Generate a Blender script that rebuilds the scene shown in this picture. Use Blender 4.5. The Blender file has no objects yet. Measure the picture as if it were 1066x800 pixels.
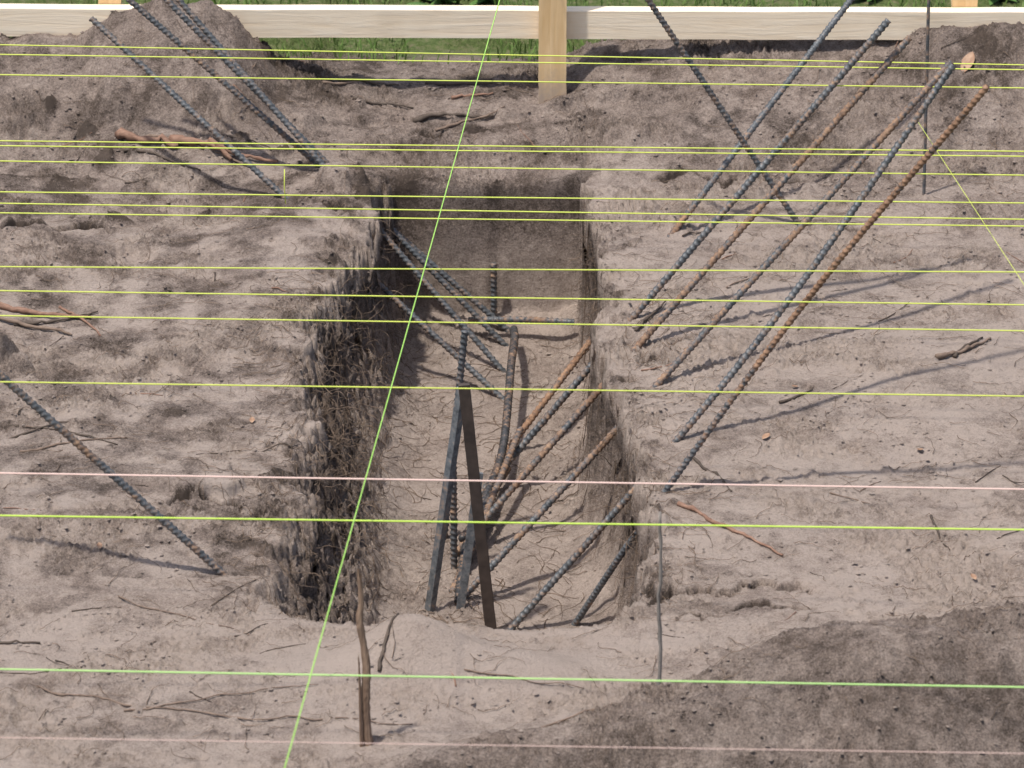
import bpy, math, random
import numpy as np
from mathutils import Vector
random.seed(7); rs=np.random.RandomState(11)
scene=bpy.context.scene
COL=scene.collection

# ---------------------------------------------------------------- noise
_tab={}
def perlin(x,y,seed=0):
    if seed not in _tab:
        _tab[seed]=np.random.RandomState(seed+100).rand(256,256)*2*np.pi
    a=_tab[seed]
    xi=np.floor(x).astype(int); yi=np.floor(y).astype(int)
    fx=x-xi; fy=y-yi
    u=fx*fx*fx*(fx*(fx*6-15)+10); v=fy*fy*fy*(fy*(fy*6-15)+10)
    def g(ix,iy,dx,dy):
        t=a[ix&255,iy&255]; return np.cos(t)*dx+np.sin(t)*dy
    n00=g(xi,yi,fx,fy); n10=g(xi+1,yi,fx-1,fy); n01=g(xi,yi+1,fx,fy-1); n11=g(xi+1,yi+1,fx-1,fy-1)
    return ((n00*(1-u)+n10*u)*(1-v)+(n01*(1-u)+n11*u)*v)*1.4
def ss(a,b,x):
    t=np.clip((x-a)/(b-a),0,1); return t*t*(3-2*t)
def gauss(x,y,cx,cy,sx,sy):
    return np.exp(-(((x-cx)/sx)**2+((y-cy)/sy)**2))

# ---------------------------------------------------------------- terrain
STEP=0.0054
def axis(lo,hi,dense):
    core=[]; p=lo
    while p<hi:
        core.append(p); s=STEP
        for (a,b,st) in dense:
            if a<=p<b: s=st
        p+=s
    s=STEP*2; hi_l=[]; lo_l=[]; p=core[-1]; q=lo
    while s<40:
        p+=s; q-=s; hi_l.append(p); lo_l.append(q); s*=1.35
    return np.array(lo_l[::-1]+core+hi_l)
gx=axis(-1.55,1.55,[(-.58,-.30,.0032),(.14,.34,.0028)]); gy=axis(-2.1,2.3,[(1.225,1.285,.0016),(-1.24,-1.0,.0036)])
X,Y=np.meshgrid(gx,gy,indexing='ij')
fade=np.clip(1-np.maximum(np.abs(X)-1.5,0)/1.5,0,1)*np.clip(1-np.maximum(np.abs(Y)-2.2,0)/1.5,0,1)

def lerp_pts(v,pts):
    return np.interp(v,[p[0] for p in pts],[p[1] for p in pts])
Z=np.zeros_like(X)
crest=lerp_pts(X,[(-3,.10),(-1.7,.20),(-1.3,.20),(-1.14,.22),(-1.05,.28),(-.92,.32),(-.80,.31),(-.72,.25),(-.62,.12),(-.45,.045),(-.3,.035),(.08,.05),(.22,.12),(.5,.165),(.7,.18),(1.0,.185),(1.12,.22),(1.2,.24),(1.4,.25),(2,.2),(3,.1)])
crest=crest+.015*perlin(X*6,Y*0+3.3,5)+.010*perlin(X*18,Y*0+3.3,15)
cy=lerp_pts(X,[(-3,1.7),(-.7,1.7),(-.5,1.84),(.1,1.84),(.4,1.84),(1.0,1.82),(1.12,1.7),(3,1.7)])
tfront=np.clip((Y-1.20)/(cy-1.20),0,1)
front=crest*(0.42*tfront+0.58*tfront**1.7)
back=crest*(1-ss(0,1,(Y-cy)/.30))
Z+=np.where(Y<cy,front,back)
Z-=.02*gauss(X,Y,.107,1.72,.12,.08); Z+=.02*gauss(X,Y,.12,1.67,.06,.03)
Z-=.03*gauss(X,Y,-.05,1.30,.30,.12)
Z-=.03*gauss(X,Y,.45,.95,.2,.2)
Z-=.03*gauss(X,Y,.08,-1.22,.22,.15)
flat=1-.8*gauss(X,Y,-.15,1.80,.6,.35)
Z+=fade*flat*(.026*perlin(X/.62,Y/.55,1)+.007*perlin(X/.25,Y/.22,2))
Z+=fade*.016*gauss(X,Y,.9,.2,.5,.8)
Z+=.05*gauss(X,Y,-.44,1.16,.12,.12)+.03*gauss(X,Y,-.55,.5,.15,.6)+.02*gauss(X,Y,.42,.2,.18,.7)
YCP=[(-6,-4.6),(-.35,-2.07),(-.1,-1.89),(.1,-1.78),(.25,-1.71),(.45,-1.63),(.65,-1.58),(.85,-1.54),(1.05,-1.50),(1.3,-1.46),(4,-1.4)]
yc=lerp_pts(X,YCP)
yc=yc+.035*perlin(X*3,Y*0+1,9)+.018*perlin(X*12,Y*0+1,10)
f=np.maximum(yc-Y,0)
dcr=Y-yc
hb=lerp_pts(X,[(-1.6,0),(-.3,.03),(.1,.06),(.3,.10),(.5,.16),(.7,.205),(.95,.19),(1.3,.15),(4,.1)])*(1+.12*perlin(X*2.2,Y*2.2,11))
Z+=hb*(np.exp(-(np.maximum(dcr,0)/.12)**2)*(dcr>=0)+1.0*(dcr<0))*fade
Z-=np.minimum(.52*f,1.1)*ss(0,.30,f)
wob=.08*perlin(X/.10,Y/.08,97)+.06*perlin(X/.03,Y/.03,98)+.04*perlin(X/.013,Y/.013,99)
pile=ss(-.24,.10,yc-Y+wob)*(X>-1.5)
Z+=pile*fade*(.020*perlin(X/.17,Y/.13,12)+.009*perlin(X/.075,Y/.06,13))
sandm=gauss(X,Y,-.12,-1.42,.30,.17)
heapm=gauss(X,Y,-.215,-1.39,.12,.10)
Z+=.02*sandm+.095*heapm+.04*gauss(X,Y,.02,-1.45,.13,.08)
Z+=.028*ss(.0,.25,1-((X+.70)/.105)**2-((Y+.54)/.075)**2+.5*perlin(X/.05,Y/.05,16))
warpx=X+.03*perlin(X/.1,Y/.1,20)+.014*perlin(X/.03,Y/.03,22)+.006*perlin(X/.012,Y/.012,24); warpy=Y+.03*perlin(X/.1,Y/.1,21)+.014*perlin(X/.03,Y/.03,23)+.006*perlin(X/.012,Y/.012,25)
smooth=(1-.75*np.clip(sandm*1.3,0,1))
def ridg(s,seed): return 1-2*np.abs(perlin(warpx/s,warpy/s,seed))
rmask=ss(-.2,.45,perlin(X/.38,Y/.30,33)+.5*perlin(X/.12,Y/.1,34)); rmask=np.maximum(rmask,.6*pile)
rough=(.38+.85*rmask)*(1+.4*ss(1.2,1.5,Y))
det=(.0020*ridg(.15,3)+.0022*perlin(warpx/.07,warpy/.06,4)+.0028*ridg(.05,6)*rmask+.0050*perlin(warpx/.026,warpy/.024,7)*rmask+.0050*perlin(warpx/.0145,warpy/.0145,8)+.0024*rs.normal(size=X.shape)*(.4+rmask))*rough*smooth*fade

cl=np.zeros_like(X); CR=np.zeros_like(X); CD=np.zeros_like(X)
def stamp(cx,cy_,r,h,k=5,dk=0):
    a,b=np.searchsorted(gx,[cx-r*1.3,cx+r*1.3]); c,d=np.searchsorted(gy,[cy_-r*1.3,cy_+r*1.3])
    if b<=a or d<=c: return
    xx=X[a:b,c:d]-cx; yy=Y[a:b,c:d]-cy_
    th0=rs.rand()*6.28; m=np.zeros_like(xx)-1
    for i in range(k):
        th=th0+i*6.283/k+rs.uniform(-.35,.35); rr=r*rs.uniform(.65,1.05)
        m=np.maximum(m,(xx*math.cos(th)+yy*math.sin(th))/rr)
    tilt=1+.5*(xx*math.cos(th0)+yy*math.sin(th0))/r
    w=np.clip((1-m)*rs.uniform(1.6,3.6),0,1)
    cl[a:b,c:d]+=h*w*tilt
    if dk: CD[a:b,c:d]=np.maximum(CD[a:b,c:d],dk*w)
def ycs(x): return np.interp(x,[p[0] for p in YCP],[p[1] for p in YCP])
def clump(x,y): return perlin(x/.33,y/.28,40)+.6*perlin(x/.1,y/.1,41)
n=13000
sxs=rs.uniform(-1.5,1.5,n); sys_=rs.uniform(-2.1,2.2,n); qs=clump(sxs,sys_); rnd=rs.rand(n)
onps=sys_<ycs(sxs)+.05
keep=((qs>.1)|(rnd>.84)|(onps&(rnd>.5)))&~(((sxs+.15)**2/.10+(sys_+1.38)**2/.035)<1)
intr=(sxs>-.5)&(sxs<.25)&(sys_>-1.2)&(sys_<1.3)
keep&=~(intr&(rs.rand(n)<.6)); keep&=~((sxs>-.45)&(sxs<.3)&(sys_>1.17)&(sys_<1.30))
for i in np.nonzero(keep)[0]:
    r=.0045+.012*rs.rand()**3.6
    if i%28==0: r*=1.9
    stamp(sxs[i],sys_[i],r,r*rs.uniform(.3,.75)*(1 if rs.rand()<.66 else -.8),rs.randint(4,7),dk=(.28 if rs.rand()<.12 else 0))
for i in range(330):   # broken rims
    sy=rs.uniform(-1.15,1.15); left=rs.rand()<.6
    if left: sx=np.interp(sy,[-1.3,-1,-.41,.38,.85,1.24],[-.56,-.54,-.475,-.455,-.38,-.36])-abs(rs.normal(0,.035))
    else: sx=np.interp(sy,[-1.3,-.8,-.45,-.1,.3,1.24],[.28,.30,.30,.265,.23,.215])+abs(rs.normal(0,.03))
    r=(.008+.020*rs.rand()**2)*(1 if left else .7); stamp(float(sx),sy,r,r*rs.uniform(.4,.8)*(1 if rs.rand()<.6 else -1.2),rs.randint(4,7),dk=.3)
for s in [(-1.22,.17,.05,.05),(-1.16,.08,.035,.03),(-1.04,1.50,.06,.03),(-1.2,.9,.09,.02),(-.42,1.13,.06,.03),
          (.32,1.05,.07,.02),(-.95,.75,.07,-.02),(.95,-.12,.06,.02),(.42,.9,.05,.015),
          (.8,1.15,.08,.015),(1.1,.95,.07,.015),(1.05,1.35,.1,.03),(.3,1.45,.08,.02),(.55,1.55,.08,.02),(-.55,1.55,.07,.02),
          (.45,-.55,.05,.015),(.32,-.75,.05,.02)]:
    stamp(*s)
for s in [(-1.05,1.30,.035,.02),(-.98,1.33,.02,.015),(-.7,1.38,.025,.015),(-.6,1.36,.03,.015),(-1.1,1.42,.03,.02),(-1.2,1.5,.03,.02),(-1.0,1.0,.04,.02)]:
    stamp(*s,dk=.6)
def ledge(pts,h,w):
    global cl
    xs=[p[0] for p in pts]; ys=[p[1] for p in pts]
    yl=np.interp(X,xs,ys)+.04*perlin(X/.11,X*0+h*50,50)+.018*perlin(X/.035,X*0+h*50,51)
    end=ss(xs[0],xs[0]+.15,X)*(1-ss(xs[-1]-.15,xs[-1],X))*ss(-.45,.1,perlin(X/.14,Y/.14,53))
    dd=yl-Y
    cl-=h*end*ss(0,.016,dd)*(1-ss(.02,w,dd))
def crack(pts,h,w,sd,step=0.0):
    """open drying crack: a groove with its shade painted in through CR, with the near side slumped by step"""
    global cl,CR
    xs=[p[0] for p in pts]; ys=[p[1] for p in pts]
    yl=np.interp(X,xs,ys)+.045*perlin(X/.12,X*0+sd+.5,54)+.025*perlin(X/.035,X*0+sd+.5,55)+.014*perlin(X/.013,X*0+sd+.5,56)
    end=ss(xs[0],xs[0]+.05,X)*(1-ss(xs[-1]-.16,xs[-1],X))
    ww=w*(.2+1.3*ss(-.3,.5,perlin(X/.06,X*0+sd*1.7,57)))
    g=end*np.exp(-((yl-Y)/ww)**2)
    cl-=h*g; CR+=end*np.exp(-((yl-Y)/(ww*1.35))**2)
    if step:
        dd=yl-Y; cl-=step*end*ss(-.004,.008,dd)*(1-ss(.03,.16,dd))
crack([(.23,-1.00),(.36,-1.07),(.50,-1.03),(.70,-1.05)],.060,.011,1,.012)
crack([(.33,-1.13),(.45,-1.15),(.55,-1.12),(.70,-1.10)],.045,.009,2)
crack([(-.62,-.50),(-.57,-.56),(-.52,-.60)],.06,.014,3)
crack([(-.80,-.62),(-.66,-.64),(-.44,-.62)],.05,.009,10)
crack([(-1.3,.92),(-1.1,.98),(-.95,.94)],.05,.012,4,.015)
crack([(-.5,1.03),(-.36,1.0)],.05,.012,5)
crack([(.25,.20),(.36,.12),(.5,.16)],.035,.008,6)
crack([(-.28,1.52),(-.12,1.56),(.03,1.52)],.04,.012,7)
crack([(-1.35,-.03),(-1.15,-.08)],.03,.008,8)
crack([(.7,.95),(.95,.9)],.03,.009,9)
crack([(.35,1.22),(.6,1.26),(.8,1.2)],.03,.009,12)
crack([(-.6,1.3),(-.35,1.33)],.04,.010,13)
ledge([(-1.5,1.05),(-.9,1.12),(-.45,1.02)],.012,.22)
ledge([(.3,.75),(.75,.85),(1.3,.7)],.010,.24)
ledge([(-.5,1.60),(.2,1.66),(.7,1.56)],.02,.2)
ledge([(-1.4,1.45),(-.5,1.5)],.022,.2)

n1=.050*perlin(Y/.26,Y*0+.5,60)+.024*perlin(Y/.09,Y*0+.5,61)+.012*perlin(Y/.03,Y*0+.5,62)
n1=n1+.020*perlin(X/.06,Y/.055,68)+.018*perlin(X/.02,Y/.018,69)+.014*perlin(X/.011,Y/.011,78)
n2=.034*perlin(Y/.18,Y*0+.5,63)+.022*perlin(Y/.06,Y*0+.5,64)+.016*perlin(X/.035,Y/.035,65)+.014*perlin(X/.013,Y/.013,79)
n3=.012*perlin(X/.14,X*0+.5,66)+.004*perlin(X/.04,X*0+.5,67)
xl=lerp_pts(Y,[(-1.3,-.56),(-1.0,-.54),(-.41,-.475),(.38,-.455),(.85,-.38),(1.24,-.36)])+n1
xr=lerp_pts(Y,[(-1.3,.28),(-.8,.30),(-.45,.30),(-.1,.265),(.3,.23),(1.24,.215)])+n2
flx=-.30+n1*.5; frx=lerp_pts(Y,[(-1.3,.20),(-.7,.235),(-.35,.225),(-.1,.19),(.2,.17),(1.24,.185)])+n2*.4
tl=np.clip((X-xl)/(np.maximum(flx-xl,.02)),0,1); tl=.8*tl+.2*ss(0,1,tl)
tr=ss(0,1,(xr-X)/(np.maximum(xr-frx,.02)))
te=ss(0,1,(1.272+n3-Y)/.036)
tn=ss(0,1,(Y+1.20+n3)/.28)
T=(tl*tr*te*tn)**.95
FL=-.41+.018*perlin(X/.2,Y/.2,70)+.04*np.exp(-((X+.32)/.06)**2)+.03*np.exp(-((X-frx)/.04)**2)+.04*ss(1.1,1.26,Y)
TOP=Z+det+cl*fade
BOT=FL+det*.8+cl*.35*(1-ss(1.1,1.2,Y))
Zf=TOP*(1-T)+BOT*T
edge=4*T*(1-T)
side=1-ss(1.17,1.22,Y); sidew=(Y<1.2)
Zf=Zf+edge*(.024*perlin(X/.02,Y/.025,87)+.030*perlin(X/.06,Y/.06,88)+.014*perlin(X/.011,Y/.012,86)+.020*ridg(.035,89)+.010*rs.normal(size=X.shape))*side*(1-.4*(X>.1))
und=edge*ss(-.03,-.12,Zf)*(1-ss(-.22,-.38,Zf)*.7)*(.2+.9*ss(-.3,.5,perlin(Y/.13,Y*0+.2,93)))*ss(-1.1,-.7,Y)
XX=X+edge*side*(.012*perlin(Y/.06,Zf/.05,80)+.015*perlin(Y/.025,Zf/.02,81)+.010*perlin(Y/.01,Zf/.01,84))*(1-.4*(X>.1))
XX=XX-und*.020*(X<-.2)*side+und*.035*(X>.1)*side
YY=Y+edge*(.006*perlin(X/.14,Zf/.16,82)+.0012*perlin(X/.04,Zf/.05,83))
YY=YY+(1-side)*.010*edge*ss(-.02,-.07,Zf)*(1-ss(-.07,-.16,Zf))
D=.24*ss(-.3,.5,perlin(X/.35,Y/.3,90))+.28*ss(.0,.5,perlin(X/.11,Y/.09,190)+.5*perlin(X/.035,Y/.035,191))
D+=.38*ss(1.0,1.5,Y)+.10*ss(.3,1.0,Y)
D=D+CD
wall=edge*(.50*ss(-.22,-.05,Zf)+.42+.06*(X<-.2)*sidew+.26*(X>.1)*sidew)  # trench walls: dark topsoil, plus wall shade put into the colour
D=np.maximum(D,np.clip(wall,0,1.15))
D+=.34*gauss(X*0,Y,0,1.275,1,.035)*(X>-.38)*(X<.23)*ss(-.20,-.10,Zf+.03*perlin(X/.06,X*0+.4,192))  # far wall top: topsoil strip with overhang shade painted in
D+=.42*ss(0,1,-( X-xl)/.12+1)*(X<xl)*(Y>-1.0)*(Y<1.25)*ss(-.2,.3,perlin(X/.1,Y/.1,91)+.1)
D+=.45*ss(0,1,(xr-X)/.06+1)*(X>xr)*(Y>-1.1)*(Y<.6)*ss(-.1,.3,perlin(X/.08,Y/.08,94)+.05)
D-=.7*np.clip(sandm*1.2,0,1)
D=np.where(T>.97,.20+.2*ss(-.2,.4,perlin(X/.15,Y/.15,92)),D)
D=np.maximum(D,(.66+.20*perlin(X/.14,Y/.12,96)+.18*perlin(X/.04,Y/.035,196))*pile)  # near mound: darker soil, with its shade painted into the tone
D=D+1.0*np.clip(CR,0,1)*(1-(T>.9))  # crack recess shade painted into the soil colour
G=ss(2.0,2.12,Y+.08*perlin(X/.2,Y/.2,95))+ (np.abs(X)>2.6)*1.0
def Hf(x,y):
    i=min(int(np.searchsorted(gx,x)),len(gx)-1); j=min(int(np.searchsorted(gy,y)),len(gy)-1)
    return float(Zf[i,j])

def mesh_obj(name,verts,faces,mat,smooth=True,parent=None,loc=(0,0,0),**props):
    me=bpy.data.meshes.new(name)
    verts=np.asarray(verts,dtype=np.float32)-np.asarray(loc,dtype=np.float32)
    if isinstance(faces,np.ndarray):
        nf,k=faces.shape
        me.vertices.add(len(verts)); me.vertices.foreach_set('co',verts.ravel())
        me.loops.add(nf*k); me.loops.foreach_set('vertex_index',faces.ravel().astype(np.int32))
        me.polygons.add(nf); me.polygons.foreach_set('loop_start',np.arange(0,nf*k,k,dtype=np.int32))
        me.polygons.foreach_set('loop_total',np.full(nf,k,dtype=np.int32))
        me.update(calc_edges=True)
    else:
        me.from_pydata([tuple(v) for v in verts.tolist()],[],faces)
        me.update()
    me.polygons.foreach_set('use_smooth',[smooth]*len(me.polygons))
    me.materials.append(mat)
    ob=bpy.data.objects.new(name,me); COL.objects.link(ob); ob.location=loc
    if parent: ob.parent=parent; ob.location=Vector(loc)-parent.location
    for k,v in props.items(): ob[k]=v
    return ob

# ---------------------------------------------------------------- materials
class NT:
    def __init__(s,name):
        s.m=bpy.data.materials.new(name); s.m.use_nodes=True; s.t=s.m.node_tree
        s.b=s.t.nodes['Principled BSDF']; s.out=s.t.nodes['Material Output']
        s.tc=s.t.nodes.new('ShaderNodeTexCoord')
    def n(s,typ,**kw):
        nd=s.t.nodes.new(typ)
        for k,v in kw.items(): setattr(nd,k,v)
        return nd
    def L(s,a,b): s.t.links.new(a,b)
    def noise(s,scale,det=6,rough=.6,dist=0,coord='Object',vec=None):
        nd=s.n('ShaderNodeTexNoise'); nd.inputs['Scale'].default_value=scale; nd.inputs['Detail'].default_value=det
        nd.inputs['Roughness'].default_value=rough; nd.inputs['Distortion'].default_value=dist
        s.L(vec if vec is not None else s.tc.outputs[coord],nd.inputs['Vector']); return nd.outputs['Fac']
    def ramp(s,fac,stops):
        r=s.n('ShaderNodeValToRGB'); e=r.color_ramp.elements
        while len(e)<len(stops): e.new(.5)
        for i,(p,c) in enumerate(stops):
            e[i].position=p; e[i].color=(c,c,c,1) if isinstance(c,(int,float)) else (*c,1)
        s.L(fac,r.inputs[0]); return r.outputs[0]
    def math(s,op,a,b=0.0,clamp=False):
        m=s.n('ShaderNodeMath',operation=op,use_clamp=clamp)
        for i,v in enumerate((a,b)):
            if isinstance(v,(int,float)): m.inputs[i].default_value=v
            else: s.L(v,m.inputs[i])
        return m.outputs[0]
    def mix(s,fac,a,b,mode='MIX'):
        m=s.n('ShaderNodeMix',data_type='RGBA',blend_type=mode)
        for i,v in ((0,fac),(6,a),(7,b)):
            if isinstance(v,(int,float)): m.inputs[i].default_value=v
            elif isinstance(v,tuple): m.inputs[i].default_value=(*v,1)
            else: s.L(v,m.inputs[i])
        return m.outputs[2]
    def bump(s,h,strength,dist,prev=None):
        b=s.n('ShaderNodeBump'); b.inputs['Strength'].default_value=strength; b.inputs['Distance'].default_value=dist
        s.L(h,b.inputs['Height'])
        if prev is not None: s.L(prev,b.inputs['Normal'])
        return b.outputs[0]
    def fin(s,col,rough=.9,nrm=None,spec=.2,metal=0):
        if isinstance(col,tuple): s.b.inputs['Base Color'].default_value=(*col,1)
        else: s.L(col,s.b.inputs['Base Color'])
        if isinstance(rough,(int,float)): s.b.inputs['Roughness'].default_value=rough
        else: s.L(rough,s.b.inputs['Roughness'])
        if isinstance(metal,(int,float)): s.b.inputs['Metallic'].default_value=metal
        else: s.L(metal,s.b.inputs['Metallic'])
        s.b.inputs['Specular IOR Level'].default_value=spec
        if nrm is not None: s.L(nrm,s.b.inputs['Normal'])
        return s.m

def soil():
    s=NT('sandy_soil')
    at=s.n('ShaderNodeAttribute',attribute_name='soil_tone_shade').outputs['Fac']  # soil darkness: its own tone plus painted shade
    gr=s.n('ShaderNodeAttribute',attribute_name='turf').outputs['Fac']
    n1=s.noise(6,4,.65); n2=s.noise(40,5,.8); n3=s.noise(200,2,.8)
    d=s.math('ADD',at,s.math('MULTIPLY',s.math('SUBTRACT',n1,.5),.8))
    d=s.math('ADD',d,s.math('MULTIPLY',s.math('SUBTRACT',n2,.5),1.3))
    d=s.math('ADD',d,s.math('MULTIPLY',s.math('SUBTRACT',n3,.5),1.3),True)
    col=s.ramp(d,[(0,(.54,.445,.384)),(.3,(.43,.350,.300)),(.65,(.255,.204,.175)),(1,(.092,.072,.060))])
    warm=s.ramp(n1,[(.45,0),(.7,1)])
    col=s.mix(s.math('MULTIPLY',warm,.18),col,(.40,.30,.24))
    gcol=s.ramp(n2,[(.35,(.09,.13,.04)),(.5,(.15,.20,.07)),(.70,(.30,.26,.16))])
    col=s.mix(gr,col,gcol)
    b=s.bump(s.noise(85,6,.85),1.0,.015)
    return s.fin(col,.95,b,.1)
SOIL=soil()
def steel(name,rust,blue=(.098,.106,.114),grad=0,z0=.4,rcs=((.10,.056,.035),(.21,.12,.07),(.33,.21,.13))):
    s=NT(name)
    n1=s.noise(9,4,.65); n2=s.noise(70,3,.7)
    r=s.math('ADD',n1,s.math('MULTIPLY',s.math('SUBTRACT',n2,.5),1.2))
    if grad:
        sx=s.n('ShaderNodeSeparateXYZ'); s.L(s.tc.outputs['Object'],sx.inputs[0])
        g=s.math('MULTIPLY',s.math('SUBTRACT',sx.outputs[2],z0),grad)
        g=s.math('MINIMUM',s.math('MAXIMUM',g,-.22),.22); r=s.math('ADD',r,g)
    k=s.ramp(r,[(max(.02,.56-rust*.5),0),(.86-rust*.5,1)])
    rc=s.ramp(n2,[(.3,rcs[0]),(.5,rcs[1]),(.7,rcs[2])])
    bc=s.ramp(n2,[(.3,tuple(v*.55 for v in blue)),(.7,tuple(v*1.7 for v in blue))])
    col=s.mix(s.math('MULTIPLY',k,.88),bc,rc)
    ro=s.math('ADD',.5,s.math('MULTIPLY',k,.3))
    me=s.math('SUBTRACT',.2,s.math('MULTIPLY',k,.2))
    return s.fin(col,ro,None,.35,me)
ST_BLUE=steel('blued_rebar_steel',.20); ST_MIX=steel('half_rusted_rebar_steel',.44); ST_BRN=steel('brown_rebar_steel',.56)
ST_DRK=steel('dark_rebar_steel',.18,(.055,.055,.058))
ST_TOP=steel('rebar_steel_rusted_above',.44,grad=.8,z0=.70,rcs=((.10,.052,.03),(.22,.12,.065),(.34,.20,.12))); ST_LOW=steel('rebar_steel_rusted_below',.40,grad=-1.0,z0=.5,rcs=((.11,.06,.035),(.24,.13,.07),(.36,.22,.13)))
ST_GREY=steel('grey_flat_steel',.05,(.13,.14,.15))
_s=NT('dark_brown_stake_steel'); ST_DARK=_s.fin(_s.ramp(_s.noise(30,3,.6),[(.3,(.035,.026,.022)),(.7,(.075,.055,.045))]),.6,None,.4)
def wood(name,c1,c2,scale=1,axis=(3,60,60),dust=None):
    s=NT(name); mp=s.n('ShaderNodeMapping'); mp.inputs['Scale'].default_value=axis; s.L(s.tc.outputs['Object'],mp.inputs['Vector'])
    g=s.noise(1.6*scale,5,.65,1.2,vec=mp.outputs[0]); b=s.noise(5,3,.6)
    col=s.ramp(g,[(.3,c1),(.7,c2)])
    col=s.mix(s.ramp(b,[(.45,0),(.8,.6)]),col,tuple(v*.78 for v in c1))
    if dust:
        sx=s.n('ShaderNodeSeparateXYZ'); s.L(s.tc.outputs['Object'],sx.inputs[0])
        h=s.math('ADD',sx.outputs[2],s.math('MULTIPLY',s.math('SUBTRACT',s.noise(40,4,.7),.5),.12))
        col=s.mix(s.ramp(h,[(dust[0],.85),(dust[1],0)]),col,(.38,.31,.265))
    return s.fin(col,.75,s.bump(g,.5,.003),.25)
W_PALE=wood('pale_pine_board',(.85,.70,.51),(.91,.81,.65),1,(2,30,30))
W_POST=wood('yellow_pine_post',(.68,.46,.23),(.84,.62,.36),1,(30,30,2),dust=(.15,.25))
W_TWIG=wood('dry_twig_bark',(.12,.085,.065),(.26,.19,.145),1,(20,20,20))
W_GTWG=wood('grey_weathered_stick',(.17,.15,.135),(.30,.27,.245),1,(20,20,20))
W_DARK=wood('dark_twig_bark',(.05,.038,.03),(.13,.10,.08),1,(20,20,20))
W_RED=wood('red_brown_bark',(.15,.08,.055),(.34,.21,.15),1,(15,40,40))
W_STALK=wood('splintered_stalk_wood',(.13,.08,.055),(.34,.24,.17),1,(70,70,5))
W_ROOT=wood('brown_rootlets',(.07,.05,.036),(.28,.20,.145),1,(20,20,20))
def string_mat(name,c):
    s=NT(name); w=s.n('ShaderNodeTexWave'); w.inputs['Scale'].default_value=120; w.inputs['Distortion'].default_value=.5
    s.L(s.tc.outputs['Object'],w.inputs['Vector'])
    col=s.ramp(w.outputs['Fac'],[(0,tuple(v*.75 for v in c)),(1,c)])
    return s.fin(col,.6,None,.3)
S_YEL=string_mat('chartreuse_nylon_line',(.68,.78,.14)); S_GRN=string_mat('green_nylon_line',(.42,.76,.16)); S_PNK=string_mat('faded_pink_line',(.85,.62,.55))
S_LIM=string_mat('lime_nylon_line',(.60,.84,.12)); S_PGR=string_mat('pale_green_line',(.50,.80,.28))
def leafmat(name,a,b):
    s=NT(name); s_=s.noise(40,3,.6); return s.fin(s.ramp(s_,[(.3,a),(.7,b)]),.6,None,.3)
LEAF=leafmat('dead_leaf',(.22,.12,.07),(.42,.28,.19)); GRASS=leafmat('grass_blades',(.08,.15,.035),(.18,.28,.07)); WEED=leafmat('weed_leaves',(.05,.12,.03),(.12,.22,.05))

# ---------------------------------------------------------------- ground
nx,ny=X.shape
idx=np.arange(nx*ny).reshape(nx,ny)
faces=np.stack([idx[:-1,:-1],idx[1:,:-1],idx[1:,1:],idx[:-1,1:]],-1).reshape(-1,4)
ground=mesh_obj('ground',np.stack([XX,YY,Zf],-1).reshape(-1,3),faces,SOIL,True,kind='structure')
for nm,arr in (('soil_tone_shade',D),('turf',np.clip(G,0,1))):
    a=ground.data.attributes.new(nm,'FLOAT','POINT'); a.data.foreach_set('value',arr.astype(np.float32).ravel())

# ---------------------------------------------------------------- tube tools
def resample(pts,step,smooth=True):
    P=[np.array(p,float) for p in pts]
    if len(P)==2 or not smooth:
        out=[]
        for a,b in zip(P[:-1],P[1:]):
            n=max(1,int(np.linalg.norm(b-a)/step)); out+= [a+(b-a)*i/n for i in range(n)]
        out.append(P[-1]); return np.array(out)
    Q=[2*P[0]-P[1]]+P+[2*P[-1]-P[-2]]; out=[]
    for i in range(1,len(Q)-2):
        p0,p1,p2,p3=Q[i-1:i+3]; n=max(1,int(np.linalg.norm(p2-p1)/step))
        for j in range(n):
            t=j/n
            out.append(.5*((2*p1)+(-p0+p2)*t+(2*p0-5*p1+4*p2-p3)*t*t+(-p0+3*p1-3*p2+p3)*t**3))
    out.append(P[-1]); return np.array(out)
def sweep(C,R,seg):
    n=len(C); Tn=np.gradient(C,axis=0); Tn/=np.linalg.norm(Tn,axis=1)[:,None]+1e-12
    ref=np.array([0,0,1.]) if abs(Tn[0][2])<.9 else np.array([1.,0,0])
    U=np.zeros_like(C); u=np.cross(Tn[0],ref); u/=np.linalg.norm(u)
    for i in range(n):
        u=u-Tn[i]*np.dot(u,Tn[i]); u/=np.linalg.norm(u)+1e-12; U[i]=u
    V=np.cross(Tn,U); th=np.arange(seg)*2*math.pi/seg
    if R.ndim==1: R=np.repeat(R[:,None],seg,1)
    ring=C[:,None,:]+R[:,:,None]*(np.cos(th)[None,:,None]*U[:,None,:]+np.sin(th)[None,:,None]*V[:,None,:])
    v=ring.reshape(-1,3)
    i=np.arange(n-1)[:,None]*seg; j=np.arange(seg)[None,:]; k=(j+1)%seg
    q=np.stack([i+j,i+k,i+seg+k,i+seg+j],-1).reshape(-1,4)
    v=np.vstack([v,C[0],C[-1]])
    a=len(v)-2; b0=(n-1)*seg
    fl=q.tolist()+[[a,(j+1)%seg,j] for j in range(seg)]+[[a+1,b0+j,b0+(j+1)%seg] for j in range(seg)]
    return v,fl
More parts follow.
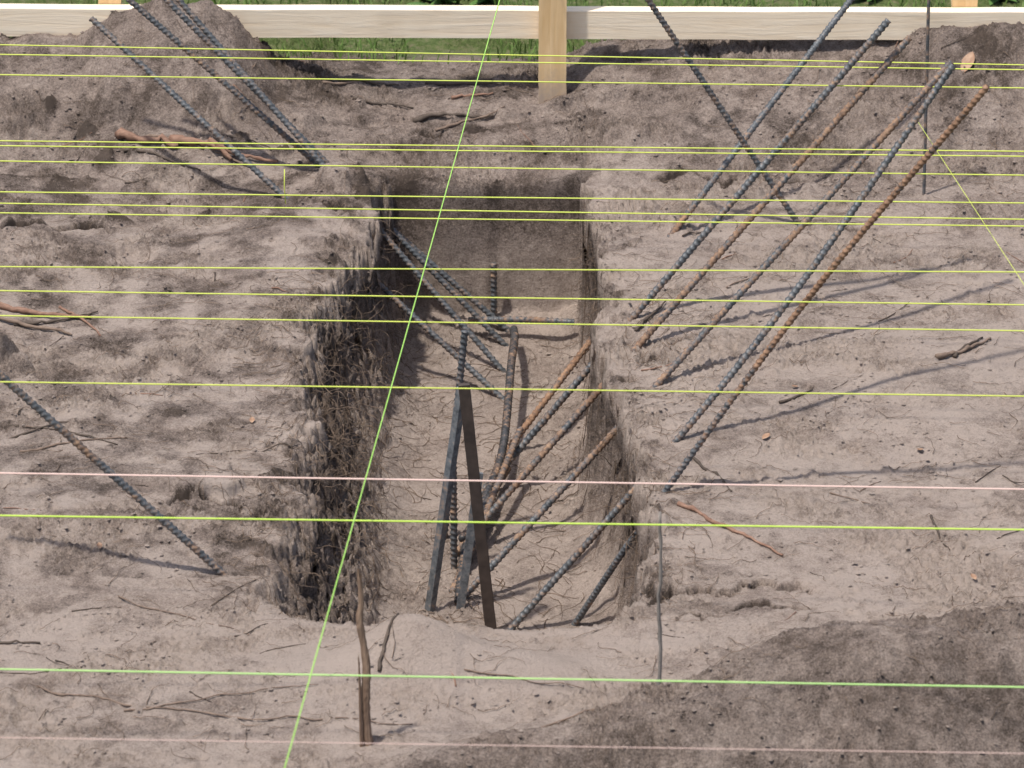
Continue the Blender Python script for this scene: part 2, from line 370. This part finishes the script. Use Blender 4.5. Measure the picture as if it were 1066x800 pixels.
def rebar(pts,mat,label,r=.0088,rib=.0020,extra=.07,pitch=.0135):
    P=[np.array(p,float) for p in pts]
    d=P[0]-P[1]; d/=np.linalg.norm(d); P[0]=P[0]+d*extra
    C=resample(P,.0022); s=np.concatenate([[0],np.cumsum(np.linalg.norm(np.diff(C,axis=0),axis=1))])
    seg=12; th=np.arange(seg)*2*math.pi/seg
    ph=s[:,None]/pitch+.45*np.cos(th+.6)[None,:]
    R=r+rib*np.clip(np.cos(2*math.pi*ph)*1.5-.1,0,1)
    v,f=sweep(C,R,seg)
    return mesh_obj('steel_rebar',v,f,mat,True,loc=tuple(C[0]),label=label,category='rebar',group='steel reinforcing bars set in the trench')
m=lambda *t: tuple(v/1000 for v in t)
bars=[
 ([(-.035,.422,-.41),(.420,.884,.03),(.915,1.386,.509),(1.03,1.50,.62)],ST_LOW,'grey ribbed rebar slanting out of the trench bank'),
 ([(-.077,.246,-.41),(.897,.543,.703)],ST_BLUE,'blue grey ribbed rebar slanting up through the sandy bank'),
 ([(-.132,-.062,-.41),(.952,.583,.643)],ST_BRN,'long rusty brown rebar slanting up from the trench'),
 ([(-.129,-.333,-.41),(1.041,.447,.634)],ST_MIX,'grey and brown rebar driven through the trench wall'),
 ([(-.007,-.462,-.41),(.360,-.348,0),(.655,-.200,.34),(1.005,.004,.80)],ST_BLUE,'dark grey rebar leaning out from the trench floor'),
 ([(.148,-.419,-.41),(.338,-.586,0),(.670,-.572,.50),(1.022,-.630,1.0)],ST_TOP,'tall ribbed rebar rusty above and dark below'),
 ([m(728,942,-10),m(319,942,629)],ST_BLUE,'thin grey rebar standing in the soil heap'),
 ([(-.019,.782,-.41),(-1.069,1.302,.418)],ST_BLUE,'dark grey rebar passing through the soil bank'),
 ([m(-20,949,-410),m(-867,1343,476)],ST_BLUE,'grey ribbed rebar reaching down into the trench'),
 ([m(-12,1101,-410),m(-896,1301,491),m(-1000,1324,596)],ST_BLUE,'blue grey rebar beside another at the trench end'),
 ([m(12,1161,-410),m(-983,1317,473),m(-1090,1334,568)],ST_BLUE,'dark rebar leaning from the far trench corner'),
 ([m(-492,-986,-136),m(-621,-986,0),m(-1168,-986,561),m(-1300,-986,696)],ST_BLUE,'blue grey rebar stuck in flat sandy ground'),
 ([m(-162,14,-410),m(-110,14,130)],ST_BLUE,'upright speckled rebar on the trench floor'),
 ([m(-136,-150,-410),m(-137,-150,-60)],ST_BLUE,'ribbed upright rebar beside the flat stakes'),
 ([m(-47,1218,-410),m(-47,1218,-225)],ST_BLUE,'short rebar stub against the trench end wall'),
 ([m(-124,-350,-395),m(-112,-120,-380),m(-62,139,-360),m(-22,342,-330),m(-2,760,-300),m(6,960,-325),m(4,1085,-350)],ST_DRK,'long dark bent rebar lying along the trench'),
 ([m(-112,1140,-350),m(20,1132,-345),m(160,1120,-347)],ST_BLUE,'dark rebar lying across the trench end'),
 ([m(-140,-290,-400),m(-70,-20,-350),m(20,320,-270)],ST_BRN,'short rusty rebar propped among the stakes'),
 ([m(-10,330,-380),m(-95,-60,-340),m(-118,-170,-320)],ST_DRK,'dark rebar leaning across the trench floor'),
]
for i,(p,mt,lb) in enumerate(bars):
    r=.0066 if i==6 else (.0068 if 7<=i<=10 else (.0070 if i==4 else (.0062 if i==5 else (.0088 if i==15 else .0074))))
    rebar(p,mt,lb,r=r, extra=.0 if i>=15 else .07)
def rod(name,pts,r0,r1,mat,label,cat,seg=8,step=.02,jit=0,**kw):
    C=resample(pts,step)
    if jit: C=C+rs.normal(0,jit,C.shape)
    t=np.linspace(0,1,len(C)); R=r0+(r1-r0)*t
    R=R*(1+(.15*rs.normal(size=len(C)) if jit else 0))
    v,f=sweep(C,R,seg); return mesh_obj(name,v,f,mat,True,loc=tuple(C[0]),label=label,category=cat,**kw)
rod('steel_rod',[m(1048,1127,-60),m(1041,1127,560),m(1040,1127,620)],.0042,.0042,ST_BLUE,'thin straight steel rod standing in the soil heap','rod')
zb=Hf(.298,-1.66)
rod('upright_stick',[(.299,-1.66,zb-.03),(.302,-1.66,zb+.08),(.296,-1.66,zb+.2),(.301,-1.66,.33),(.297,-1.658,.49)],.0046,.003,W_GTWG,'thin crooked weathered grey stick upright in the sand','stick',jit=.0006)

def bar_box(name,p0,p1,w,t,mat,label,cat,lip=0):
    a=np.array(p0,float); b=np.array(p1,float); d=b-a; L=np.linalg.norm(d); d/=L
    u=np.cross(d,[0,1,0]); u/=np.linalg.norm(u); v=np.cross(u,d)
    prof=[(-w/2,-t/2),(w/2,-t/2),(w/2,t/2),(-w/2,t/2)] if not lip else [(-w/2,0),(0,-t),(w/2,0),(w/2-.003,.003),(0,-t+.004),(-w/2+.003,.003)]
    n=24; V=[]; F=[]; k=len(prof)
    for i in range(n+1):
        c=a+d*L*i/n + u*rs.normal(0,.0002)
        for (x,y) in prof: V.append(c+u*x+v*y)
    for i in range(n):
        for j in range(k):
            F.append([i*k+j,i*k+(j+1)%k,(i+1)*k+(j+1)%k,(i+1)*k+j])
    F.append(list(range(k))[::-1]); F.append([n*k+j for j in range(k)])
    ob=mesh_obj(name,V,F,mat,False,loc=tuple(a),label=label,category=cat)
    md=ob.modifiers.new('b','BEVEL'); md.width=.0008; md.segments=1
    return ob
bar_box('steel_stake',(-.042,-.480,-.46),(-.108,-.476,.222),.026,.012,ST_DARK,'dark brown steel form stake leaning in the trench','stake')
bar_box('angle_iron_stake',(-.199,-.371,-.47),(-.113,-.371,.165),.026,.012,ST_GREY,'grey angle iron stake leaning against other steel','stake',lip=1)
bar_box('flat_steel_stake',(-.128,-.37,-.47),(-.075,-.35,-.06),.020,.006,ST_GREY,'short flat steel stake on the trench floor','stake')

# ---------------------------------------------------------------- batter board
bb=bpy.data.objects.new('batter_board',None); COL.objects.link(bb); bb.location=(.107,1.72,.02)
bb['label']='pale pine batter board nailed to wooden posts behind the soil heap'; bb['category']='batter board'
def box(name,x0,x1,y0,y1,z0,z1,mat,parent,tilt=0,nseg=40,label=None):
    V=[];F=[]
    for i in range(nseg+1):
        t=i/nseg
        if (x1-x0)>(z1-z0):
            x=x0+(x1-x0)*t; dz=tilt*x+rs.normal(0,.0006)
            V+=[(x,y0,z0+dz),(x,y1,z0+dz),(x,y1,z1+dz),(x,y0,z1+dz)]
        else:
            z=z0+(z1-z0)*t; dx=tilt*(z-z0)+rs.normal(0,.0004)
            V+=[(x0+dx,y0,z),(x0+dx,y1,z),(x1+dx,y1,z),(x1+dx,y0,z)][::-1]
    for i in range(nseg):
        for j in range(4): F.append([i*4+j,i*4+(j+1)%4,(i+1)*4+(j+1)%4,(i+1)*4+j][::-1])
    F.append([0,1,2,3]); F.append([nseg*4+j for j in (3,2,1,0)])
    return mesh_obj(name,V,F,mat,False,parent=bb,loc=(x0,y0,z0))
box('rail',-2.6,2.6,1.744,1.782,.192,.270,W_PALE,bb,-.004)
box('post',.070,.143,1.702,1.741,-.12,.62,W_POST,bb,.0)
box('post',1.165,1.232,1.785,1.823,-.12,.62,W_POST,bb,-.01)
box('post',-1.095,-1.035,1.785,1.823,-.12,.58,W_POST,bb,.01)

# ---------------------------------------------------------------- strings
SS=[(707,-54),(659,-41),(533,-35),(126,-27),(96,-27),(-7,-36),(-180,-28),(-260,-40),(-307,-33),(-585,-13),(-738,-34),(-872,-36),(-1205,-33),(-1642,-36),(-1828,-31),(-2475,-37),(-2732,-32)]
for i,(y0,s) in enumerate(SS):
    y0/=1000; s/=1000
    xs=np.linspace(-5,5,61); C=np.stack([xs,y0+s*xs,np.full(61,.55)+.006*((xs/5)**2)],-1)
    mt=S_PNK if i in(13,16) else (S_LIM if i==14 else (S_PGR if i==15 else S_YEL))
    r=.0018 if i in (13,14) else (.0017 if i==15 else (.0007 if i==16 else .0015))
    v,f=sweep(C,np.full(61,r),6)
    lb='faded pink mason line stretched level over the trench' if mt is S_PNK else 'bright green mason line stretched level over the trench' if i in (14,15) else 'yellow green mason line stretched level over the trench'
    mesh_obj('mason_string',v,f,mt,True,loc=tuple(C[30]),label=lb,category='string',group='mason lines stretched across the dig')
def dstring(p,q,r,ex,mt,lb):
    p=np.array(p);q=np.array(q); a=p-(q-p)*ex[0]; b=q+(q-p)*ex[1]
    C=np.array([a+(b-a)*t for t in np.linspace(0,1,30)]); v,f=sweep(C,np.full(30,r),6)
    mesh_obj('mason_string',v,f,mt,True,loc=tuple(C[0]),label=lb,category='string',group='mason lines stretched across the dig')
dstring(m(-17,1034,620),m(-413,-3044,620),.0013,(.5,.3),S_GRN,'green mason line running lengthwise over the trench')
dstring(m(889,388,620),m(1111,-893,620),.0007,(-.22,1),S_YEL,'thin yellow green line running diagonally over the bank')
v,f=sweep(np.array([m(-523,0,545),m(-524,-2,500),m(-522,-3,460)]),np.array([.0013]*3),6)
mesh_obj('string_tail',v,f,S_YEL,loc=m(-523,0,545),label='short loose tail of yellow line hanging down',category='string')

# ---------------------------------------------------------------- twigs and debris
def ground_path(x0,y0,x1,y1,bend,n,lift):
    L=math.hypot(x1-x0,y1-y0); pts=[]
    px,py=-(y1-y0)/L,(x1-x0)/L
    for i in range(n+1):
        t=i/n; o=bend*L*math.sin(t*math.pi)+random.gauss(0,.012*L)
        x=x0+(x1-x0)*t+px*o; y=y0+(y1-y0)*t+py*o
        pts.append([x,y,Hf(x,y)])
    z=np.array([p[2] for p in pts]); lin=np.linspace(z[0],z[-1],len(z)); z=np.maximum(z,.5*z+.5*lin)+lift
    for p,zz in zip(pts,z): p[2]=zz
    return pts
TW=[((-1.02,1.39),(-.86,1.34),.014,W_RED,'bark'),((-.88,1.36),(-.72,1.29),.011,W_RED,'bark'),((-.78,1.33),(-.60,1.29),.008,W_RED,'bark'),((-.95,1.38),(-.66,1.27),.005,W_TWIG,0),((-1.0,1.34),(-.8,1.27),.004,W_DARK,0),((-.8,1.38),(-.62,1.36),.004,W_DARK,0),
 ((-.46,1.80),(-.30,1.79),.006,W_DARK,0),((-.5,1.76),(-.34,1.80),.004,W_TWIG,0),((-.23,1.80),(-.02,1.78),.006,W_DARK,0),((-.16,1.72),(-.05,1.74),.005,W_RED,0),
 ((-.42,1.68),(-.26,1.66),.005,W_DARK,0),((-.26,1.60),(-.05,1.64),.007,W_DARK,0),((-.2,1.56),(-.02,1.66),.004,W_TWIG,0),
 ((-1.30,.48),(-1.02,.38),.008,W_RED,0),((-1.28,.40),(-1.05,.30),.006,W_TWIG,0),((-1.2,.36),(-1.0,.42),.005,W_DARK,0),((-1.1,.45),(-.98,.28),.004,W_RED,0),
 ((-1.16,-.24),(-.9,-.34),.0035,W_DARK,0),((-1.12,-.38),(-.88,-.30),.003,W_TWIG,0),((-1.15,-.30),(-1.0,-.22),.003,W_DARK,0),
 ((1.00,.08),(1.14,.21),.006,W_TWIG,0),((1.04,.10),(1.12,.22),.005,W_DARK,0),((.37,-.66),(.60,-.88),.0055,W_RED,0),((.41,-.42),(.49,-.60),.004,W_DARK,0),((.30,.28),(.37,.42),.005,W_DARK,0),
 ((.93,-.70),(.96,-.85),.003,W_DARK,0),((.62,-.15),(.70,-.08),.004,W_DARK,0),((-.28,-1.50),(-.24,-1.36),.005,W_DARK,0),((-.99,-1.50),(-.2,-1.66),.0025,W_TWIG,0),((-1.1,-1.42),(-.7,-1.35),.002,W_DARK,0),
 ((-.1,-1.50),(.15,-1.52),.002,W_TWIG,0),((-1.25,-1.3),(-1.0,-1.28),.005,W_DARK,0),((-.8,-1.60),(-.4,-1.52),.002,W_TWIG,0),
 ((-.42,-.35),(-.72,-.38),.002,W_DARK,0),((-.85,-1.1),(-.55,-1.25),.002,W_TWIG,0),((.05,-1.72),(.3,-1.6),.003,W_TWIG,0),((.42,-1.42),(.66,-1.24),.003,W_DARK,0)]
for i in range(110):
    x=random.uniform(-1.35,1.35); y=random.uniform(-1.8,1.9)
    if -.5<x<.25 and -1.45<y<1.3: continue
    a=random.gauss(.1,.9); L=random.uniform(.03,.15)
    TW.append(((x,y),(x+L*math.cos(a),y+L*math.sin(a)),random.uniform(.0010,.0024),random.choice([W_TWIG,W_DARK,W_DARK,W_RED]),0))
for (a,b,r,mt,kd) in TW:
    L=math.hypot(b[0]-a[0],b[1]-a[1]); n=max(3,int(L/.05))
    pts=ground_path(a[0],a[1],b[0],b[1],random.uniform(-.05,.05),n,r*.8)
    rod('dry_twig' if not kd else 'bark_strip',pts,r,r*.45,mt,
        {W_RED:'reddish brown dead stick lying on sandy soil',W_TWIG:'thin brown dry twig lying on sandy soil',W_DARK:'dark dead twig lying on sandy soil'}[mt] if not kd else 'torn strip of red brown bark on the soil heap',
        'twig' if not kd else 'bark',seg=7,step=.012,jit=r*.25,group='twigs scattered on the soil')
def splinter(name,pts,w0,w1,th,mat,label):
    C=resample(pts,.010); n=len(C); seg=12; t=np.linspace(0,1,n)
    w=(w0+(w1-w0)*t)*(1+.10*rs.normal(size=n))
    ang=np.arange(seg)*2*math.pi/seg
    V=[];F=[]
    off=rs.normal(0,.2,seg)
    for i in range(n):
        for j in range(seg):
            rr=1+off[j]*(1-.5*t[i])+.05*rs.normal()
            V.append((C[i][0]+w[i]*rr*math.cos(ang[j]),C[i][1]+th*rr*math.sin(ang[j])*(1-.6*t[i]),C[i][2]+(rs.normal()*.014 if i==n-1 else 0)))
    for i in range(n-1):
        for j in range(seg): F.append([i*seg+j,i*seg+(j+1)%seg,(i+1)*seg+(j+1)%seg,(i+1)*seg+j])
    F.append([ (n-1)*seg+j for j in range(seg)])
    mesh_obj(name,V,F,mat,False,loc=tuple(C[0]),label=label,category='branch')
splinter('broken_branch',[m(-291,-1748,-30),m(-297,-1750,90),m(-293,-1752,190),m(-306,-1748,290),m(-302,-1748,330),m(-306,-1748,395)],.0125,.0048,.009,W_STALK,'ragged brown broken branch stuck upright in the sand')
splinter('broken_branch',[m(-306,-1756,-20),m(-307,-1758,80),m(-309,-1756,210)],.0045,.0015,.004,W_STALK,'thin splinter of branch upright in the sand')

def leaf(x,y,L,ang,mt,lb,name='dry_leaf',z=None,tilt=.3):
    z=Hf(x,y)+.004 if z is None else z; V=[];F=[]
    n=8
    for i in range(n+1):
        t=i/n; w=.32*L*math.sin(math.pi*t)**.8
        for k in (-1,0,1):
            lx=(t-.5)*L; ly=k*w; lz=abs(k)*w*.45+.25*L*(t-.5)**2*4*.4+tilt*lx
            V.append((x+lx*math.cos(ang)-ly*math.sin(ang),y+lx*math.sin(ang)+ly*math.cos(ang),z+lz))
    for i in range(n):
        for k in range(2): F.append([i*3+k,i*3+k+1,i*3+k+4,i*3+k+3])
    mesh_obj(name,V,F,mt,True,loc=(x,y,z),label=lb,category='leaf',group='fallen leaves')
leaf(1.19,1.60,.055,1.0,LEAF,'curled orange brown dead leaf on the soil heap',tilt=.8)
for (x,y,L) in [(.58,-.33,.025),(.93,-.36,.025),(.66,-.06,.02),(-.9,-.9,.02),(1.0,-1.0,.02),(-.6,-.2,.02)]:
    leaf(x,y,L,random.random()*6,LEAF,'small brown dead leaf on sandy soil')

V=[];F=[]
def addtube(C,r0,r1,seg=4):
    C=np.array(C); v,f=sweep(C,np.linspace(r0,r1,len(C)),seg); o=len(V)
    V.extend(v.tolist()); F.extend([[q+o for q in ff] for ff in f])
for i in range(2600):
    side_=random.random()
    y=random.uniform(-1.2,1.15)
    if perlin(np.array([y/.12]),np.array([.3]),45)[0]<-.1 and random.random()<.5: continue
    if side_<.70:
        z=random.uniform(-.38,.0); u=(-z)/.41
        x=float(np.interp(y,[-1.3,-1,-.41,.38,.85,1.24],[-.56,-.54,-.475,-.455,-.38,-.36])); x=x+( -.30-x)*u+random.uniform(-.025,.02); dx=1
    else: x=float(np.interp(y,[-1.3,-.8,-.45,-.1,.3,1.24],[.28,.30,.30,.265,.23,.215]))-random.uniform(0,.03); dx=-1; z=random.uniform(-.33,-.0)
    p=np.array([x,y,z]); C=[p.copy()]; v=np.array([dx*random.uniform(.1,.8),random.gauss(0,.9),random.gauss(-.2,.7)])
    big=random.random()<.06
    for k in range(random.randint(5,14) if not big else random.randint(12,24)):
        v=v/np.linalg.norm(v)+rs.normal(0,.30,3)+np.array([0,0,-.10]); p=p+v/np.linalg.norm(v)*.009; C.append(p.copy())
    addtube(C,random.uniform(.0004,.0009) if not big else random.uniform(.0010,.0020),.0003,3)
for i in range(420):
    x=random.uniform(-.33,.18); y=random.uniform(-.6,1.15); a=random.uniform(0,6.28); C=[]
    for k in range(random.randint(5,12)):
        C.append((x,y,Hf(x,y)+.002)); a+=random.gauss(0,.3); x+=.012*math.cos(a); y=min(y+.012*math.sin(a),1.19)
    addtube(C,random.uniform(.0006,.0014),.0004,3)
for i in range(1700):
    if i%4==0: x=random.gauss(-.54,.07) if random.random()<.6 else random.gauss(.33,.07); y=random.uniform(-1.15,.6)
    else: x=random.uniform(-1.3,1.3); y=random.uniform(-1.8,1.9)
    a=random.gauss(0,.9); C=[]
    if -.42<x<.24 and -1.2<y<1.4: continue
    for k in range(random.randint(4,13)):
        C.append((x,y,Hf(x,y)+.002+random.random()*.003)); a+=random.gauss(0,.3); x+=.010*math.cos(a); y+=.010*math.sin(a)
    addtube(C,random.uniform(.0005,.0012),.0004,3)
mesh_obj('rootlets',V,F,W_ROOT,True,kind='stuff')
# crumbs, all arrays
N=44000
cx=rs.uniform(-1.45,1.45,N); cyy=rs.uniform(-2.1,2.1,N)
q=clump(cx,cyy); onp=cyy<ycs(cx)+.05; rd=rs.rand(N)
kp=((q>.1)|(rd>.72)|(onp&(rd>.4)))&~((cx>-.5)&(cx<.25)&(cyy>1.15)&(cyy<1.32))
kp&=~((cx>-.5)&(cx<.25)&(cyy>-1.2)&(cyy<1.25)&(rs.rand(N)<.5))
kp&=~((((cx+.15)**2/.10+(cyy+1.38)**2/.035)<1)&(rs.rand(N)<.7))
cx=cx[kp]; cyy=cyy[kp]; N=len(cx)
I=np.clip(np.searchsorted(gx,cx),0,len(gx)-1); J=np.clip(np.searchsorted(gy,cyy),0,len(gy)-1)
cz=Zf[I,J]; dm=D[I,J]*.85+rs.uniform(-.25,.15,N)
rr=.0012+.0052*rs.rand(N)**4; aa=rs.rand(N)*6.28
ico=np.array([(0,0,1),(.9,0,.3),(.28,.85,.3),(-.72,.53,.3),(-.72,-.53,.3),(.28,-.85,.3),(0,0,-.6)])
icf=np.array([[0,1,2],[0,2,3],[0,3,4],[0,4,5],[0,5,1],[6,2,1],[6,3,2],[6,4,3],[6,5,4],[6,1,5]])
pv=ico[None]*rs.uniform(.65,1.35,(N,1,3))*rs.uniform(.7,1.3,(N,7,3)); pv[:,:,2]*=.7
ca,sa=np.cos(aa)[:,None],np.sin(aa)[:,None]
vx=cx[:,None]+rr[:,None]*(pv[:,:,0]*ca-pv[:,:,1]*sa); vy=cyy[:,None]+rr[:,None]*(pv[:,:,0]*sa+pv[:,:,1]*ca); vz=cz[:,None]+rr[:,None]*(pv[:,:,2]+.1)
fc=(icf[None]+(np.arange(N)*7)[:,None,None]).reshape(-1,3)
crumb=mesh_obj('soil_crumbs',np.stack([vx,vy,vz],-1).reshape(-1,3),fc,SOIL,False,kind='stuff')
a=crumb.data.attributes.new('soil_tone_shade','FLOAT','POINT'); a.data.foreach_set('value',np.repeat(dm,7).astype(np.float32))
V=[];F=[]
gxs=rs.uniform(-2.2,2.2,13000); gys=1.97+1.7*rs.rand(13000); gq=perlin(gxs/.3,gys/.3,46)
for i in range(13000):
    if gq[i]<-.15 : continue
    x=float(gxs[i]); y=float(gys[i])
    h=random.uniform(.02,.055); a=random.random()*6.28; w=random.uniform(.0015,.003); l=random.uniform(.2,.9)*h; z=Hf(x,y) if y<2.3 else 0
    b=random.random()*6.28; dx,dy=math.cos(b),math.sin(b); wx,wy=math.cos(a)*w,math.sin(a)*w; o=len(V)
    V+= [(x-wx,y-wy,z-.005),(x+wx,y+wy,z-.005),(x+dx*l*.3+wx*.8,y+dy*l*.3+wy*.8,z+h*.6),(x+dx*l*.3-wx*.8,y+dy*l*.3-wy*.8,z+h*.6),(x+dx*l,y+dy*l,z+h)]
    F+= [[o,o+1,o+2,o+3],[o+3,o+2,o+4]]
mesh_obj('grass',V,F,GRASS,True,kind='stuff')
def weed(x,y,n,h,lb):
    V=[];F=[]
    for i in range(n):
        a=random.random()*6.28; e=random.uniform(.3,1.2); L=h*random.uniform(.6,1.2); w=L*.16
        bx,by=x+random.gauss(0,.015),y+random.gauss(0,.015); o=len(V); m_=6
        for k in range(m_+1):
            t=k/m_; r=L*t*math.cos(e); z=L*(t*math.sin(e)-.35*t*t); ww=w*math.sin(math.pi*min(1,t*.9+.08))
            V+=[(bx+r*math.cos(a)-ww*math.sin(a),by+r*math.sin(a)+ww*math.cos(a),z),(bx+r*math.cos(a)+ww*math.sin(a),by+r*math.sin(a)-ww*math.cos(a),z)]
        for k in range(m_): F.append([o+2*k,o+2*k+1,o+2*k+3,o+2*k+2])
    mesh_obj('weed',V,F,WEED,True,loc=(x,y,0),label=lb,category='weed',group='weeds in the grass')
for (x,y,h) in [(-.18,2.5,.13),(-.06,2.55,.15),(-.32,2.62,.1),(.85,2.6,.1),(1.02,2.58,.11),(1.25,2.6,.12),(-1.0,2.6,.1),(1.36,2.55,.1),(.4,2.7,.08),(-.6,2.7,.1)]:
    weed(x,y,16,h,'low green leafy weed growing in the grass')

# ---------------------------------------------------------------- light, world, camera
az=math.atan2(-.56,-.42); el=math.radians(70)
sd=Vector((math.sin(az)*math.cos(el),math.cos(az)*math.cos(el),math.sin(el)))
sl=bpy.data.lights.new('sun','SUN'); sl.energy=4.5; sl.angle=math.radians(1.8); sl.color=(1,.95,.88)
so=bpy.data.objects.new('sun',sl); COL.objects.link(so); so.rotation_euler=(-sd).to_track_quat('-Z','Y').to_euler(); so.location=(0,0,10)
w=bpy.data.worlds.new('World'); scene.world=w; w.use_nodes=True
nt=w.node_tree; sky=nt.nodes.new('ShaderNodeTexSky'); sky.sky_type='NISHITA'; sky.sun_disc=False
sky.sun_elevation=el; sky.sun_rotation=az; sky.dust_density=3
bg=nt.nodes['Background']; bg.inputs[1].default_value=.15; nt.links.new(sky.outputs[0],bg.inputs[0])
cam=bpy.data.cameras.new('camera'); co=bpy.data.objects.new('camera',cam); COL.objects.link(co)
co.location=(0,-12*math.cos(math.radians(25)),12*math.sin(math.radians(25)))
co.rotation_euler=(math.radians(65),0,0); cam.lens=180; cam.sensor_width=36; cam.clip_end=500; cam.clip_start=.5
cam.dof.use_dof=True; cam.dof.focus_distance=12.2; cam.dof.aperture_fstop=9
scene.camera=co
scene.view_settings.view_transform='Standard'; scene.view_settings.look='None'; scene.view_settings.exposure=0
